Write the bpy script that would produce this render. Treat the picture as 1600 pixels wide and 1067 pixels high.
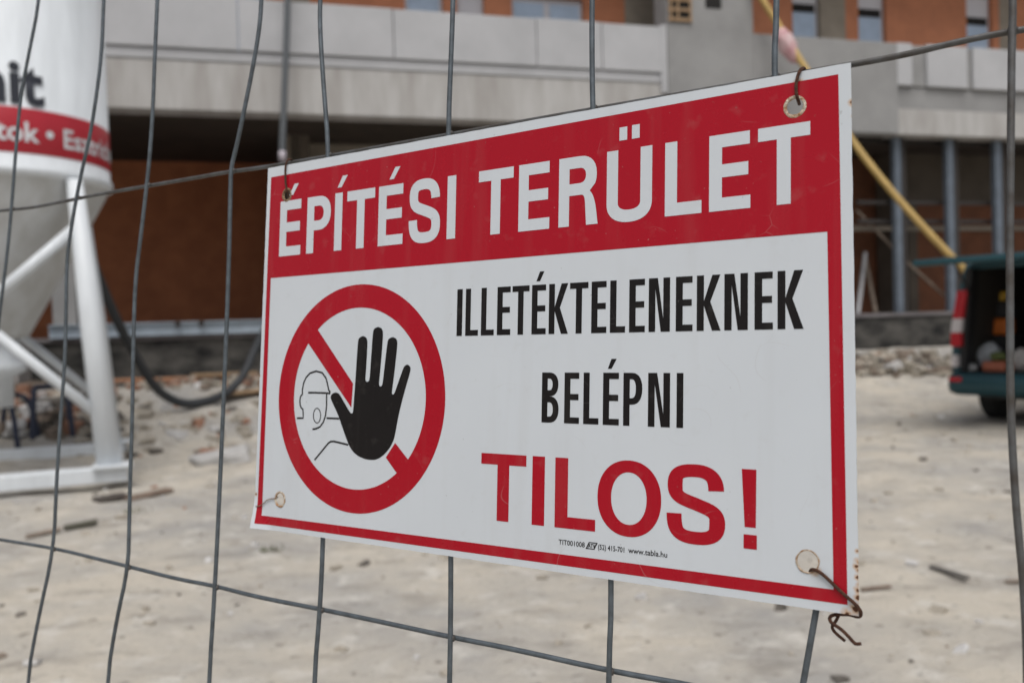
import bpy, bmesh, math, random
from mathutils import Vector, Matrix, noise
random.seed(7)
SC = bpy.context.scene
COL = SC.collection
for o in list(bpy.data.objects): bpy.data.objects.remove(o)

# ------------------------------------------------------------------ camera
FPX, CX, CY, HC = 1440.0, 800.0, 533.5, 1.32          # photo is 1600 x 1067
def camray(px, py): return Vector(((px-CX)/FPX, (CY-py)/FPX, -1.0))
h1, h2 = camray(800, 505), camray(1800, 475)           # two points of the horizon
UP = h1.cross(h2 - h1)
UP = (UP if UP.y > 0 else -UP).normalized()
FW = (Vector((0, 0, -1)) - UP*Vector((0, 0, -1)).dot(UP)).normalized()
RT = FW.cross(UP)
M = Matrix((RT, FW, UP))                               # camera space -> world
CAM = Vector((0, 0, HC))
cd = bpy.data.cameras.new('camera'); cam = bpy.data.objects.new('camera', cd); COL.objects.link(cam)
cam.matrix_world = Matrix.Translation(CAM) @ M.to_4x4()
cd.sensor_width = 36; cd.lens = 36*FPX/1600; cd.clip_start = 0.02; cd.clip_end = 2000
cd.dof.use_dof = True; cd.dof.focus_distance = 0.505; cd.dof.aperture_fstop = 9.5
SC.camera = cam
SC.render.resolution_x, SC.render.resolution_y = 1024, 682

# ------------------------------------------------------------------ light: bright overcast
w = bpy.data.worlds.new('World'); SC.world = w; w.use_nodes = True
nt = w.node_tree
sky = nt.nodes.new('ShaderNodeTexSky'); sky.sky_type = 'NISHITA'; sky.sun_disc = False
SUN_EL, SUN_AZ = 64, 176
sky.sun_elevation = math.radians(SUN_EL); sky.sun_rotation = math.radians(SUN_AZ)
sky.air_density = 1.0; sky.dust_density = 4.0
hs = nt.nodes.new('ShaderNodeHueSaturation'); hs.inputs['Saturation'].default_value = 0.30
nt.links.new(sky.outputs[0], hs.inputs['Color']); nt.links.new(hs.outputs[0], nt.nodes['Background'].inputs[0])
nt.nodes['Background'].inputs[1].default_value = 0.10
sd = bpy.data.lights.new('sun', 'SUN'); sd.energy = 1.5; sd.angle = math.radians(40); sd.color = (1, 0.97, 0.93)
so = bpy.data.objects.new('sun', sd); COL.objects.link(so)
a, e = math.radians(SUN_AZ), math.radians(SUN_EL)
so.rotation_euler = Vector((math.sin(a)*math.cos(e), math.cos(a)*math.cos(e), math.sin(e))).to_track_quat('Z', 'Y').to_euler()
vs = SC.view_settings; vs.view_transform = 'Standard'; vs.look = 'None'; vs.exposure = 0.26; vs.gamma = 1; vs.use_curve_mapping = False

# ------------------------------------------------------------------ helpers
def wray(px, py): return (M @ camray(px, py)).normalized()
def empty(name, loc=(0, 0, 0), rz=0):
    o = bpy.data.objects.new(name, None); COL.objects.link(o); o.location = loc; o.rotation_euler = (0, 0, rz)
    o.empty_display_size = 0.05
    return o
def tag(o, label, cat, group=None, kind=None):
    o['label'] = label
    if cat: o['category'] = cat
    if group: o['group'] = group
    if kind: o['kind'] = kind
    return o
def link(name, me, mats, parent=None, smooth=False):
    o = bpy.data.objects.new(name, me); COL.objects.link(o)
    for m in (mats if isinstance(mats, (list, tuple)) else [mats]): me.materials.append(m)
    if parent: o.parent = parent
    if smooth:
        for p in me.polygons: p.use_smooth = True
    return o
def obj(name, bm, mats, parent=None, smooth=False):
    me = bpy.data.meshes.new(name); bmesh.ops.recalc_face_normals(bm, faces=bm.faces[:]); bm.to_mesh(me); bm.free()
    return link(name, me, mats, parent, smooth)
def addbox(bm, x0, x1, y0, y1, z0, z1, mi=0, mat=None, bev=0):
    r = bmesh.ops.create_cube(bm, size=1)
    for v in r['verts']:
        v.co = Vector(((x0+x1)/2 + v.co.x*(x1-x0), (y0+y1)/2 + v.co.y*(y1-y0), (z0+z1)/2 + v.co.z*(z1-z0)))
    fs = list({f for v in r['verts'] for f in v.link_faces})
    for f in fs: f.material_index = mi
    vv = r['verts']
    if bev:
        rb = bmesh.ops.bevel(bm, geom=list({e for v in vv for e in v.link_edges}), offset=bev, segments=2, affect='EDGES', profile=0.5)
        vv = list({v for f in rb['faces'] for v in f.verts} | {v for v in vv if v.is_valid})
    if mat is not None:
        for v in vv: v.co = mat @ v.co
def box(name, dims, mat, parent=None, bev=0.0):
    bm = bmesh.new(); addbox(bm, *dims, bev=bev); return obj(name, bm, mat, parent)
def tube_mesh(bm, pts, r, n=8, caps=True):
    pts = [Vector(p) for p in pts]; rings = []
    t0 = (pts[1]-pts[0]).normalized()
    nrm = t0.orthogonal().normalized()
    for i, p in enumerate(pts):
        t = (pts[min(i+1, len(pts)-1)] - pts[max(i-1, 0)]).normalized()
        nrm = (nrm - t*nrm.dot(t)).normalized(); b = t.cross(nrm)
        rr = r[i] if isinstance(r, (list, tuple)) else r
        rings.append([bm.verts.new(p + (nrm*math.cos(2*math.pi*k/n) + b*math.sin(2*math.pi*k/n))*rr) for k in range(n)])
    for A, B in zip(rings, rings[1:]):
        for k in range(n): bm.faces.new((A[k], A[(k+1) % n], B[(k+1) % n], B[k]))
    if caps: bm.faces.new(rings[0][::-1]); bm.faces.new(rings[-1])
def tube(name, pts, r, mat, parent=None, n=8, smooth=True):
    bm = bmesh.new(); tube_mesh(bm, pts, r, n); return obj(name, bm, mat, parent, smooth)
def chaikin(pts, k=2):
    pts = [Vector(p) for p in pts]
    for _ in range(k):
        q = [pts[0]]
        for A, B in zip(pts, pts[1:]): q += [A*0.75+B*0.25, A*0.25+B*0.75]
        q.append(pts[-1]); pts = q
    return pts
def lathe(name, prof, mat, parent=None, n=48):
    bm = bmesh.new(); rings = []
    for r, z in prof: rings.append([bm.verts.new((r*math.cos(2*math.pi*k/n), r*math.sin(2*math.pi*k/n), z)) for k in range(n)])
    for A, B in zip(rings, rings[1:]):
        for k in range(n): bm.faces.new((A[k], A[(k+1) % n], B[(k+1) % n], B[k]))
    o = obj(name, bm, mat, parent)
    for p in o.data.polygons: p.use_smooth = True
    return o

# ------------------------------------------------------------------ materials
def mat(name, col, rough=0.7, metal=0.0, var=0.0, scale=5.0, col2=None, bump=0.0, bscale=None, spec=0.5, detail=6, stretch=None):
    m = bpy.data.materials.new(name); m.use_nodes = True; t = m.node_tree; b = t.nodes['Principled BSDF']
    b.inputs['Roughness'].default_value = rough; b.inputs['Metallic'].default_value = metal
    b.inputs['Specular IOR Level'].default_value = spec
    b.inputs['Base Color'].default_value = (*col, 1)
    if var or col2 or bump:
        tc = t.nodes.new('ShaderNodeTexCoord'); mp = t.nodes.new('ShaderNodeMapping'); t.links.new(tc.outputs['Object'], mp.inputs[0])
        if stretch: mp.inputs['Scale'].default_value = stretch
        nz = t.nodes.new('ShaderNodeTexNoise'); nz.inputs['Scale'].default_value = scale; nz.inputs['Detail'].default_value = detail; nz.inputs['Roughness'].default_value = 0.6
        t.links.new(mp.outputs[0], nz.inputs[0])
        if var or col2:
            r = t.nodes.new('ShaderNodeValToRGB')
            c2 = col2 or tuple(c*(1-var) for c in col)
            r.color_ramp.elements[0].position = 0.35; r.color_ramp.elements[1].position = 0.65
            r.color_ramp.elements[0].color = (*c2, 1); r.color_ramp.elements[1].color = (*col, 1)
            t.links.new(nz.outputs[0], r.inputs[0]); t.links.new(r.outputs[0], b.inputs['Base Color'])
        if bump:
            n2 = t.nodes.new('ShaderNodeTexNoise'); n2.inputs['Scale'].default_value = bscale or scale*4; n2.inputs['Detail'].default_value = 8
            t.links.new(mp.outputs[0], n2.inputs[0])
            bp_ = t.nodes.new('ShaderNodeBump'); bp_.inputs['Strength'].default_value = bump; bp_.inputs['Distance'].default_value = 0.02
            t.links.new(n2.outputs[0], bp_.inputs['Height']); t.links.new(bp_.outputs[0], b.inputs['Normal'])
    return m

def print_mat(name, col, rough=0.32, rust=None, dirt=0.5):
    """enamelled sign paint with dust specks, fine scratches and (panel only) rust spots given in metres"""
    m = bpy.data.materials.new(name); m.use_nodes = True; t = m.node_tree; L = t.links.new; b = t.nodes['Principled BSDF']
    tc = t.nodes.new('ShaderNodeTexCoord')
    def nz(scale, detail=4):
        n = t.nodes.new('ShaderNodeTexNoise'); n.inputs['Scale'].default_value = scale; n.inputs['Detail'].default_value = detail; L(tc.outputs['Object'], n.inputs[0]); return n
    def ramp(src, p0, p1, c0, c1):
        r = t.nodes.new('ShaderNodeValToRGB'); r.color_ramp.elements[0].position = p0; r.color_ramp.elements[1].position = p1
        r.color_ramp.elements[0].color = c0; r.color_ramp.elements[1].color = c1; L(src, r.inputs[0]); return r
    def mix(fac, A, B):
        x = t.nodes.new('ShaderNodeMix'); x.data_type = 'RGBA'
        if isinstance(fac, float): x.inputs[0].default_value = fac
        else: L(fac, x.inputs[0])
        for s, v in ((6, A), (7, B)):
            if isinstance(v, tuple): x.inputs[s].default_value = v
            else: L(v, x.inputs[s])
        return x.outputs[2]
    K, Wt = (0, 0, 0, 1), (1, 1, 1, 1)
    c = (*col, 1)
    cloud = ramp(nz(14, 5).outputs[0], 0.3, 0.75, tuple(x*(1-0.07*dirt) for x in col)+(1,), c)
    base = cloud.outputs[0]
    specks = ramp(nz(260, 2).outputs[0], 0.735, 0.77, K, (0.55*dirt,)*3+(1,))
    base = mix(specks.outputs[0], base, (0.17, 0.155, 0.14, 1))
    dust = ramp(nz(520, 2).outputs[0], 0.72, 0.78, K, (0.5*dirt,)*3+(1,))
    base = mix(dust.outputs[0], base, (0.55, 0.53, 0.5, 1))
    vo = t.nodes.new('ShaderNodeTexVoronoi'); vo.feature = 'DISTANCE_TO_EDGE'; vo.inputs['Scale'].default_value = 9
    wp = t.nodes.new('ShaderNodeVectorMath'); wp.operation = 'ADD'; L(tc.outputs['Object'], wp.inputs[0]); wn = nz(7, 2)
    L(wn.outputs['Color'], wp.inputs[1]); L(wp.outputs[0], vo.inputs['Vector'])
    scr = ramp(vo.outputs['Distance'], 0.0, 0.006, (0.35*dirt,)*3+(1,), K)
    gate = ramp(nz(22, 2).outputs[0], 0.56, 0.62, K, Wt)
    mm = t.nodes.new('ShaderNodeMath'); mm.operation = 'MULTIPLY'; L(scr.outputs[0], mm.inputs[0]); L(gate.outputs[0], mm.inputs[1])
    base = mix(mm.outputs[0], base, (0.6, 0.58, 0.56, 1) if sum(col) < 1 else (0.4, 0.38, 0.36, 1))
    if rust:
        prev = None; rn = nz(330, 4)
        for (x, y, r) in rust:
            d = t.nodes.new('ShaderNodeVectorMath'); d.operation = 'DISTANCE'; L(tc.outputs['Object'], d.inputs[0]); d.inputs[1].default_value = (x/1000, y/1000, 0)
            q = t.nodes.new('ShaderNodeMapRange'); q.inputs[1].default_value = 0; q.inputs[2].default_value = r/1000; q.inputs[3].default_value = 1; q.inputs[4].default_value = 0
            L(d.outputs['Value'], q.inputs[0])
            if prev is None: prev = q.outputs[0]
            else:
                x_ = t.nodes.new('ShaderNodeMath'); x_.operation = 'MAXIMUM'; L(prev, x_.inputs[0]); L(q.outputs[0], x_.inputs[1]); prev = x_.outputs[0]
        ad = t.nodes.new('ShaderNodeMath'); ad.operation = 'MULTIPLY'; L(prev, ad.inputs[0]); L(rn.outputs[0], ad.inputs[1])
        halo = ramp(ad.outputs[0], 0.10, 0.36, K, (0.75, 0.75, 0.75, 1)); base = mix(halo.outputs[0], base, (0.52, 0.30, 0.13, 1))
        core = ramp(ad.outputs[0], 0.36, 0.44, K, Wt); base = mix(core.outputs[0], base, (0.10, 0.04, 0.018, 1))
    mp = t.nodes.new('ShaderNodeMapping'); mp.inputs['Scale'].default_value = (70, 5, 1); L(tc.outputs['Object'], mp.inputs[0])
    sn = t.nodes.new('ShaderNodeTexNoise'); sn.inputs['Scale'].default_value = 1.0; sn.inputs['Detail'].default_value = 4; L(mp.outputs[0], sn.inputs[0])
    sr = ramp(sn.outputs[0], 0.52, 0.75, K, (0.16*dirt,)*3+(1,)); base = mix(sr.outputs[0], base, (0.33, 0.30, 0.26, 1))
    gr_ = ramp(nz(95, 6).outputs[0], 0.60, 0.74, K, (0.16*dirt,)*3+(1,)); base = mix(gr_.outputs[0], base, (0.40, 0.37, 0.33, 1))
    bn = t.nodes.new('ShaderNodeBump'); bn.inputs['Strength'].default_value = 0.25; bn.inputs['Distance'].default_value = 0.004; L(nz(6, 2).outputs[0], bn.inputs['Height']); L(bn.outputs[0], b.inputs['Normal'])
    b.inputs['Specular IOR Level'].default_value = 0.24
    L(base, b.inputs['Base Color'])
    rr = ramp(nz(30, 6).outputs[0], 0.3, 0.7, (rough-0.06,)*3+(1,), (rough+0.1,)*3+(1,)); L(rr.outputs[0], b.inputs['Roughness'])
    return m

RUST_SPOTS = [(199.2, 106, 3.0), (199.6, 100, 1.6), (200.6, -97, 1.8), (200.9, -101.5, 3.0), (200.2, -103.5, 2.6), (201.1, -105.5, 2.2), (201.0, -108.5, 3.1), (201.3, -111.5, 2.4), (200.8, -114, 3.2), (201.2, -117.5, 3.6), (200.5, -122, 6), (196, -124.8, 4),
              (-176.5, 112, 4.0), (-177, 107, 5), (174.5, 120, 3.5), (-199.5, -101.5, 2.2), (-199.8, -20, 1.4), (182, -107.5, 4.2), (-176.5, -105, 4.2), (172, 114, 2.5), (-199.2, 60, 1.2)]
m_white = print_mat('sign_white', (0.595, 0.63, 0.665), 0.34, RUST_SPOTS)
m_red = print_mat('sign_red', (0.375, 0.004, 0.015), 0.24, dirt=0.38)
m_lwhite = print_mat('sign_letter_white', (0.595, 0.63, 0.665), 0.34, dirt=0.6)
m_black = print_mat('sign_black', (0.008, 0.006, 0.006), 0.36, dirt=0.25)
m_eye = mat('chipped_enamel', (0.66, 0.60, 0.49), 0.6, 0, col2=(0.36, 0.17, 0.06), scale=330, detail=4, bump=0.5, bscale=700)
m_eye_dark = mat('rusted_eyelet', (0.40, 0.27, 0.15), 0.7, 0, col2=(0.10, 0.04, 0.02), scale=380, bump=0.5, bscale=700)
m_rust = mat('rusty_wire', (0.115, 0.045, 0.022), 0.75, 0.2, col2=(0.045, 0.018, 0.010), scale=500, bump=0.5, bscale=1500)
m_tie = mat('pale_tie_wire', (0.35, 0.28, 0.21), 0.55, 0.4, col2=(0.18, 0.10, 0.06), scale=300)
m_wire = mat('galvanised_wire', (0.125, 0.147, 0.165), 0.45, 0.45, col2=(0.078, 0.09, 0.099), scale=130, bump=0.05, bscale=600)
m_wire2 = mat('galvanised_wire_brownish', (0.125, 0.128, 0.13), 0.45, 0.45, col2=(0.072, 0.062, 0.054), scale=80, bump=0.05, bscale=600)
m_tube = mat('galvanised_tube', (0.45, 0.47, 0.48), 0.4, 0.7, var=0.25, scale=20)

# ------------------------------------------------------------------ ground
BAZ = None
r = M @ camray(5726, 357); BAZ = math.atan2(r.y, r.x)                 # direction in which the facade recedes
E1 = Vector((math.cos(BAZ), math.sin(BAZ), 0)); E2 = Vector((-math.sin(BAZ), math.cos(BAZ), 0)); BO = Vector((0, 15.0, 0))
def sm(x): x = max(0, min(1, x)); return x*x*(3-2*x)
def gz(x, y):
    D = -(Vector((x, y, 0))-BO).dot(E2)
    z = 0.64*sm((4.6-D)/4.4) if D > -0.5 else 0.64
    p = Vector((x, y, 0))
    f = sm((60-abs(x)-abs(y))/30)
    z += f*(0.035*noise.noise(p*0.7) + 0.018*noise.noise(p*2.3+Vector((5, 2, 0))) + 0.010*noise.noise(p*6.1) + 0.05*max(0, min(1, (6-D)/4))*noise.noise(p*2.9) * (1 if D > 0 else 0))
    return z
def ground_at(px, py):
    d = wray(px, py); t = 2.0
    while t < 40:
        p = CAM + d*t
        if p.z <= gz(p.x, p.y): return p
        t += 0.02
    return CAM + d*20
def axis(lo, hi, fine, ext):
    n = int((hi-lo)/fine); c = [lo+i*fine for i in range(n+1)]; s = fine
    a_, b_ = lo, hi
    L_, R_ = [], []
    while b_ < ext: s *= 1.35; b_ += s; R_.append(b_); a_ -= s; L_.append(a_)
    return L_[::-1]+c+R_
xs = axis(-9, 13, 0.10, 400); ys = axis(-1.5, 18, 0.10, 400)
vv = [(x, y, gz(x, y)) for y in ys for x in xs]; nx = len(xs)
ff = [(j*nx+i, j*nx+i+1, (j+1)*nx+i+1, (j+1)*nx+i) for j in range(len(ys)-1) for i in range(nx-1)]
me = bpy.data.meshes.new('ground'); me.from_pydata(vv, [], ff)
mg = bpy.data.materials.new('dusty_ground'); mg.use_nodes = True; t = mg.node_tree; L = t.links.new; b = t.nodes['Principled BSDF']; b.inputs['Roughness'].default_value = 0.95; b.inputs['Specular IOR Level'].default_value = 0.2
tc = t.nodes.new('ShaderNodeTexCoord')
def gn(s, d=6, st=None):
    n = t.nodes.new('ShaderNodeTexNoise'); n.inputs['Scale'].default_value = s; n.inputs['Detail'].default_value = d; n.inputs['Roughness'].default_value = 0.62
    if st:
        mp = t.nodes.new('ShaderNodeMapping'); mp.inputs['Scale'].default_value = st; L(tc.outputs['Object'], mp.inputs[0]); L(mp.outputs[0], n.inputs[0])
    else: L(tc.outputs['Object'], n.inputs[0])
    return n.outputs[0]
def gr(src, p0, p1, c0, c1):
    r = t.nodes.new('ShaderNodeValToRGB'); r.color_ramp.elements[0].position = p0; r.color_ramp.elements[1].position = p1; r.color_ramp.elements[0].color = (*c0, 1); r.color_ramp.elements[1].color = (*c1, 1); L(src, r.inputs[0]); return r.outputs[0]
def gm(f, A, B):
    x = t.nodes.new('ShaderNodeMix'); x.data_type = 'RGBA'; L(f, x.inputs[0])
    for s, v in ((6, A), (7, B)):
        if isinstance(v, tuple): x.inputs[s].default_value = (*v, 1)
        else: L(v, x.inputs[s])
    return x.outputs[2]
c = gr(gn(0.75), 0.38, 0.60, (0.33, 0.318, 0.30), (0.49, 0.447, 0.38))
c = gm(gr(gn(2.6, 6, (1, 1.6, 1)), 0.52, 0.70, (0, 0, 0), (0.7, 0.7, 0.7)), c, (0.235, 0.215, 0.19))
c = gm(gr(gn(5, 6), 0.54, 0.68, (0, 0, 0), (0.75, 0.75, 0.75)), c, (0.57, 0.545, 0.50))
c = gm(gr(gn(13, 4), 0.61, 0.69, (0, 0, 0), (0.75, 0.75, 0.75)), c, (0.16, 0.145, 0.125))
c = gm(gr(gn(60, 3), 0.60, 0.70, (0, 0, 0), (0.6, 0.6, 0.6)), c, (0.16, 0.145, 0.12))
L(c, b.inputs['Base Color'])
bu = t.nodes.new('ShaderNodeBump'); bu.inputs['Strength'].default_value = 0.7; bu.inputs['Distance'].default_value = 0.03; L(gn(18, 10), bu.inputs['Height']); L(bu.outputs[0], b.inputs['Normal'])
g = link('ground', me, mg, None, True); tag(g, 'dusty beige trodden ground of the building site', None, kind='structure')

# ------------------------------------------------------------------ building (local x along facade, y inward, z up)
BLD = empty('unfinished_building', BO, BAZ); tag(BLD, 'unfinished concrete and brick building behind the site with a long balcony parapet', 'building')
def bp(px, py, yl=0.0):
    d = wray(px, py); o = CAM-BO; t = (yl - o.dot(E2))/d.dot(E2); p = o + d*t
    return p.dot(E1), p.z
def ba(px, yl=0.0, py=100): return bp(px, py, yl)[0]
ZT, ZJ, ZS = bp(800, 27)[1], bp(800, 102)[1], bp(800, 189)[1]
ZF = bp(1400, 489)[1]                                   # ground-floor level
A0, A1 = -14.0, 26.0
def streaky(name, light, dark, sx):
    return mat(name, light, 0.85, 0, col2=dark, scale=0.9, stretch=(sx, 1, 0.6), bump=0.2, bscale=14)
m_par = mat('pale_precast_concrete', (0.46, 0.462, 0.475), 0.85, 0, var=0.13, scale=1.2, bump=0.15, bscale=20)
m_beam = streaky('stained_concrete', (0.46, 0.452, 0.44), (0.33, 0.312, 0.295), 3.2)
m_conc = mat('grey_cast_concrete', (0.30, 0.298, 0.295), 0.85, 0, var=0.2, scale=1.5, bump=0.2, bscale=16)
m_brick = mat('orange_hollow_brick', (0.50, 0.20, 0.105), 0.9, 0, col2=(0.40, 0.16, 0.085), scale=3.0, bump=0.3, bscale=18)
m_dark = mat('bitumen_foundation', (0.085, 0.08, 0.072), 0.85, 0, col2=(0.005, 0.005, 0.005), scale=2.2, stretch=(1, 1, 1.8), bump=0.3)
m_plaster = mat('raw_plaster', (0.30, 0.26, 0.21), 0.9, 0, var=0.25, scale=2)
m_film = mat('blue_window_film', (0.40, 0.50, 0.64), 0.25, 0, var=0.15, scale=4)
m_frame = mat('window_frame', (0.56, 0.55, 0.58), 0.5)
m_void = mat('painted_room_shade', (0.012, 0.011, 0.010), 0.9)  # near-black colour stands in for the shade of unlit rooms
m_post = mat('blue_grey_steel', (0.15, 0.18, 0.22), 0.5, 0.2, var=0.25, scale=6)
m_beamblue = mat('pale_blue_steel', (0.42, 0.50, 0.58), 0.5, 0.1, var=0.2, scale=5)
m_wood = mat('raw_timber', (0.36, 0.24, 0.14), 0.85, 0, var=0.35, scale=8, stretch=(1, 1, 6))
m_greywood = mat('weathered_timber', (0.24, 0.19, 0.15), 0.9, 0, var=0.4, scale=9)
m_slabdark = mat('dark_rail_and_shadow', (0.035, 0.03, 0.028), 0.8)  # real rails and brackets, also the painted shadow strips by the posts
m_block = mat('grey_block', (0.30, 0.285, 0.275), 0.9, 0, var=0.2, scale=6, bump=0.3)

# facade band: edge beam and parapet panels
aM0, aM1, aR = ba(1042), ba(1176), ba(1400)
zl = ZJ - 0.17
box('edge_beam', (A0, aM0-0.003, 0.03, 0.45, ZS, zl), m_beam, BLD, 0.012)
box('slab_ledge', (A0, aM0-0.003, 0.012, 0.45, zl+0.004, ZJ-0.012), m_par, BLD, 0.01)
cuts = [A0, ba(-420), ba(-60), ba(160), ba(374), ba(616), ba(839), ba(941), ba(1037)]
for i, (p, q) in enumerate(zip(cuts, cuts[1:])):
    box('parapet_panel', (p+0.007, q-0.007, -0.02+random.uniform(-.006, .006), 0.15, ZJ, ZT+random.uniform(-.008, .008)), m_par, BLD, 0.008)
box('concrete_wall', (aM0, aM1, -0.05, 0.45, ZS-0.01, 9.0), m_conc, BLD, 0.01)
box('concrete_parapet', (aM1+0.003, aR, -0.045, 0.30, ZS-0.008, ZT-0.02), m_conc, BLD, 0.012)
# grey quoin strip where parapet meets wall
box('edge_strip', (aM0-0.12, aM0-0.004, -0.035, 0.02, ZJ-0.35, ZT+0.03), m_par, BLD, 0.01)
box('edge_beam', (aR+0.003, A1, 0.03, 0.45, ZS, ZJ-0.42), m_beam, BLD, 0.012)
box('slab_ledge', (aR+0.003, A1, 0.06, 0.45, ZJ-0.415, ZJ-0.012), m_conc, BLD, 0.01)
rc = [ba(1400), ba(1425), ba(1447), ba(1511), ba(1519), ba(1640), ba(1648), ba(1760), A1]
for k, (p, q) in enumerate(zip(rc, rc[1:])):
    if k in (1, 3, 5): box('parapet_post', (p+0.006, q-0.006, 0.03, 0.15, ZJ, ZT-0.02), m_conc, BLD, 0.006)
    else: box('parapet_panel', (p+0.008, q-0.008, -0.02, 0.15, ZJ, ZT), m_par, BLD, 0.008)
box('balcony_slab', (A0, A1, 0.455, 9.0, ZS+0.06, ZS+0.36), m_conc, BLD)
# upper storey wall behind the balcony, windows set into it
YU = 1.5
zb = ZS+0.365; ztop = 9.0
def window(a0, a1, zfilm, ztopw, film=m_film, split=False):
    wdw = box('window', (a0, a1, YU+0.10, YU+0.16, zb, ztopw), m_frame, BLD)
    fw = 0.06
    if split:
        mid = (a0+a1)/2
        for (p, q) in ((a0+fw, mid-fw), (mid+fw, a1-fw)): box('pane', (p, q, YU+0.085, YU+0.098, zb+fw, zfilm), film, wdw)
    else: box('pane', (a0+fw, a1-fw, YU+0.085, YU+0.098, zb+fw, zfilm), film, wdw)
    if ztopw-zfilm > 0.2: box('gap_shade', (a0+fw, a1-fw, YU+0.085, YU+0.098, zfilm+0.01, min(ztopw-0.05, zfilm+0.17)), m_void, wdw)  # dark sheet, room shade above the film put into its colour
    box('lintel', (a0, a1, YU, YU+0.25, ztopw+0.002, ztop), m_brick, BLD)
    return wdw
def U(px): return ba(px, YU, 20)
def wall(p, q, m, name='wall'): box(name, (p+0.001, q-0.001, YU, YU+0.25, zb, ztop), m, BLD)
ZW = 7.2
segs = [('b', A0, U(90)), ('w', U(90), U(150)), ('b', U(150), U(355)), ('w', U(355), U(415)), ('b', U(415), U(450)), ('c', U(450), U(484)), ('b', U(484), U(633)), ('w', U(633), U(693)), ('b', U(693), U(714)),
        ('d', U(714), U(757)), ('b', U(757), U(800)), ('s', U(800), U(912)), ('b', U(912), U(976)), ('c', U(976), U(1042))]
for kdx, p, q in segs:
    if kdx == 'b': wall(p, q, m_brick, 'brick_wall')
    elif kdx == 'c': wall(p, q, m_plaster, 'plastered_wall')
    elif kdx == 'd': window(p, q, ZW-0.1, ZW, m_frame)
    else: window(p, q, ZW-0.1, ZW, m_film, kdx == 's')
zf1 = bp(1258, 18, YU)[1]
segs = [('b', U(1150), U(1238)), ('w', U(1238), U(1281)), ('c', U(1281), U(1321)), ('b', U(1321), U(1341)), ('w', U(1341), U(1384)), ('b', U(1384), U(1510)), ('w', U(1510), U(1550)),
        ('b', U(1550), U(1561)), ('c', U(1561), U(1586)), ('b', U(1586), U(1700)), ('w', U(1700), U(1750)), ('b', U(1750), A1)]
for kdx, p, q in segs:
    if kdx == 'b': wall(p, q, m_brick, 'brick_wall')
    elif kdx == 'c': wall(p, q, m_plaster, 'plastered_wall')
    else: window(p, q, zf1, zf1+0.62)
# formwork boards over dark sheets painted as the shade inside openings
def opening(pxa, pxb, py1, slats):
    a0, z0 = bp(pxa, py1, -0.05); a1 = ba(pxb, -0.05, py1); z1 = z0+0.85
    fr = box('opening_shade', (a0, a1, -0.056, -0.048, z0, z1), m_void, BLD)
    for k in range(slats):
        zz = z0 + 0.02 + k*0.17
        box('board', (a0-0.02, a1+0.02, -0.085, -0.058, zz, zz+0.05), m_wood, fr)
    if slats:
        for f_ in (0.0, 0.34, 0.94): box('board', (a0+(a1-a0)*f_, a0+(a1-a0)*f_+0.04, -0.10, -0.086, z0, z1), m_wood, fr)
opening(1027+18, 1078, 35, 5)
opening(1102, 1127, 13, 0)
# ground floor: slab, foundation, back walls, columns, posts
box('floor_slab', (A0, A1, 0.06, 9.0, ZF-0.07, ZF), mat('dusty_slab_edge', (0.19, 0.175, 0.18), 0.9, 0, var=0.4, scale=2), BLD, 0.015)
box('foundation_wall', (A0, A1, 0.10, 0.6, 0.2, ZF-0.074), m_dark, BLD)
def bwall(pxa, pxb, yl, m, z0=None, z1=None, name='back_wall', th=0.2):
    box(name, (ba(pxa, yl, 300), ba(pxb, yl, 300), yl, yl+th, ZF+0.001 if z0 is None else z0, ZS+0.019 if z1 is None else z1), m, BLD)
YB = 1.9
YL = 4.5
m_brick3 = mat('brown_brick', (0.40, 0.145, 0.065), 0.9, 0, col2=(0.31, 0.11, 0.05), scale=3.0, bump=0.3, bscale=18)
m_plaster2 = mat('shade_brown_plaster', (0.11, 0.09, 0.07), 0.9, 0, var=0.25, scale=2)  # darker copy of the plaster, recess shade put into its colour
m_ceil = mat('shade_dark_ceiling', (0.05, 0.036, 0.026), 0.9, 0, var=0.3, scale=2)  # deep shade under the slab is put into this dark colour
m_brick2 = mat('shade_brown_brick', (0.19, 0.072, 0.034), 0.9, 0, col2=(0.13, 0.052, 0.026), scale=3.0, bump=0.3, bscale=18)  # darker copy of the brick, shade of the recess painted in
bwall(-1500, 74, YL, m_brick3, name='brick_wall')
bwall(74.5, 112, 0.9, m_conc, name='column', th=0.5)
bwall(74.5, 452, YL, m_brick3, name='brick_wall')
box('partition_wall', (ba(452, 1.7, 300), ba(452, 1.7, 300)+0.2, 1.7, YL-0.002, ZF+0.001, ZS+0.019), m_plaster, BLD)
box('ceiling_shade', (A0, A1, 0.46, 8.9, ZS+0.02, ZS+0.058), m_ceil, BLD)  # dark sheet added under the slab to paint its shade
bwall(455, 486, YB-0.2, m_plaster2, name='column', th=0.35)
bwall(452.5, 1260, YB+0.5, m_plaster)
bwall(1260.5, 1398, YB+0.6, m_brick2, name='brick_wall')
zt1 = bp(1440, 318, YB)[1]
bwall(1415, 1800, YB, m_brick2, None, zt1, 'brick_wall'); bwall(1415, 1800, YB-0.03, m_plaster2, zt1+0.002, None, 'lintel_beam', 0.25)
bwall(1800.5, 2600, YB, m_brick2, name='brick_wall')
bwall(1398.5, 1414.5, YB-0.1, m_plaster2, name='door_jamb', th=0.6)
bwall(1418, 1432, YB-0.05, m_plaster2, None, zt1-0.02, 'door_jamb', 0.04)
for py in (224, 317, 346): z_ = bp(1450, py, 0.5)[1]; box('rail', (ba(1335, .5), ba(1700, .5), 0.5, 0.56, z_-0.035, z_+0.035), m_slabdark, BLD)
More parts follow.
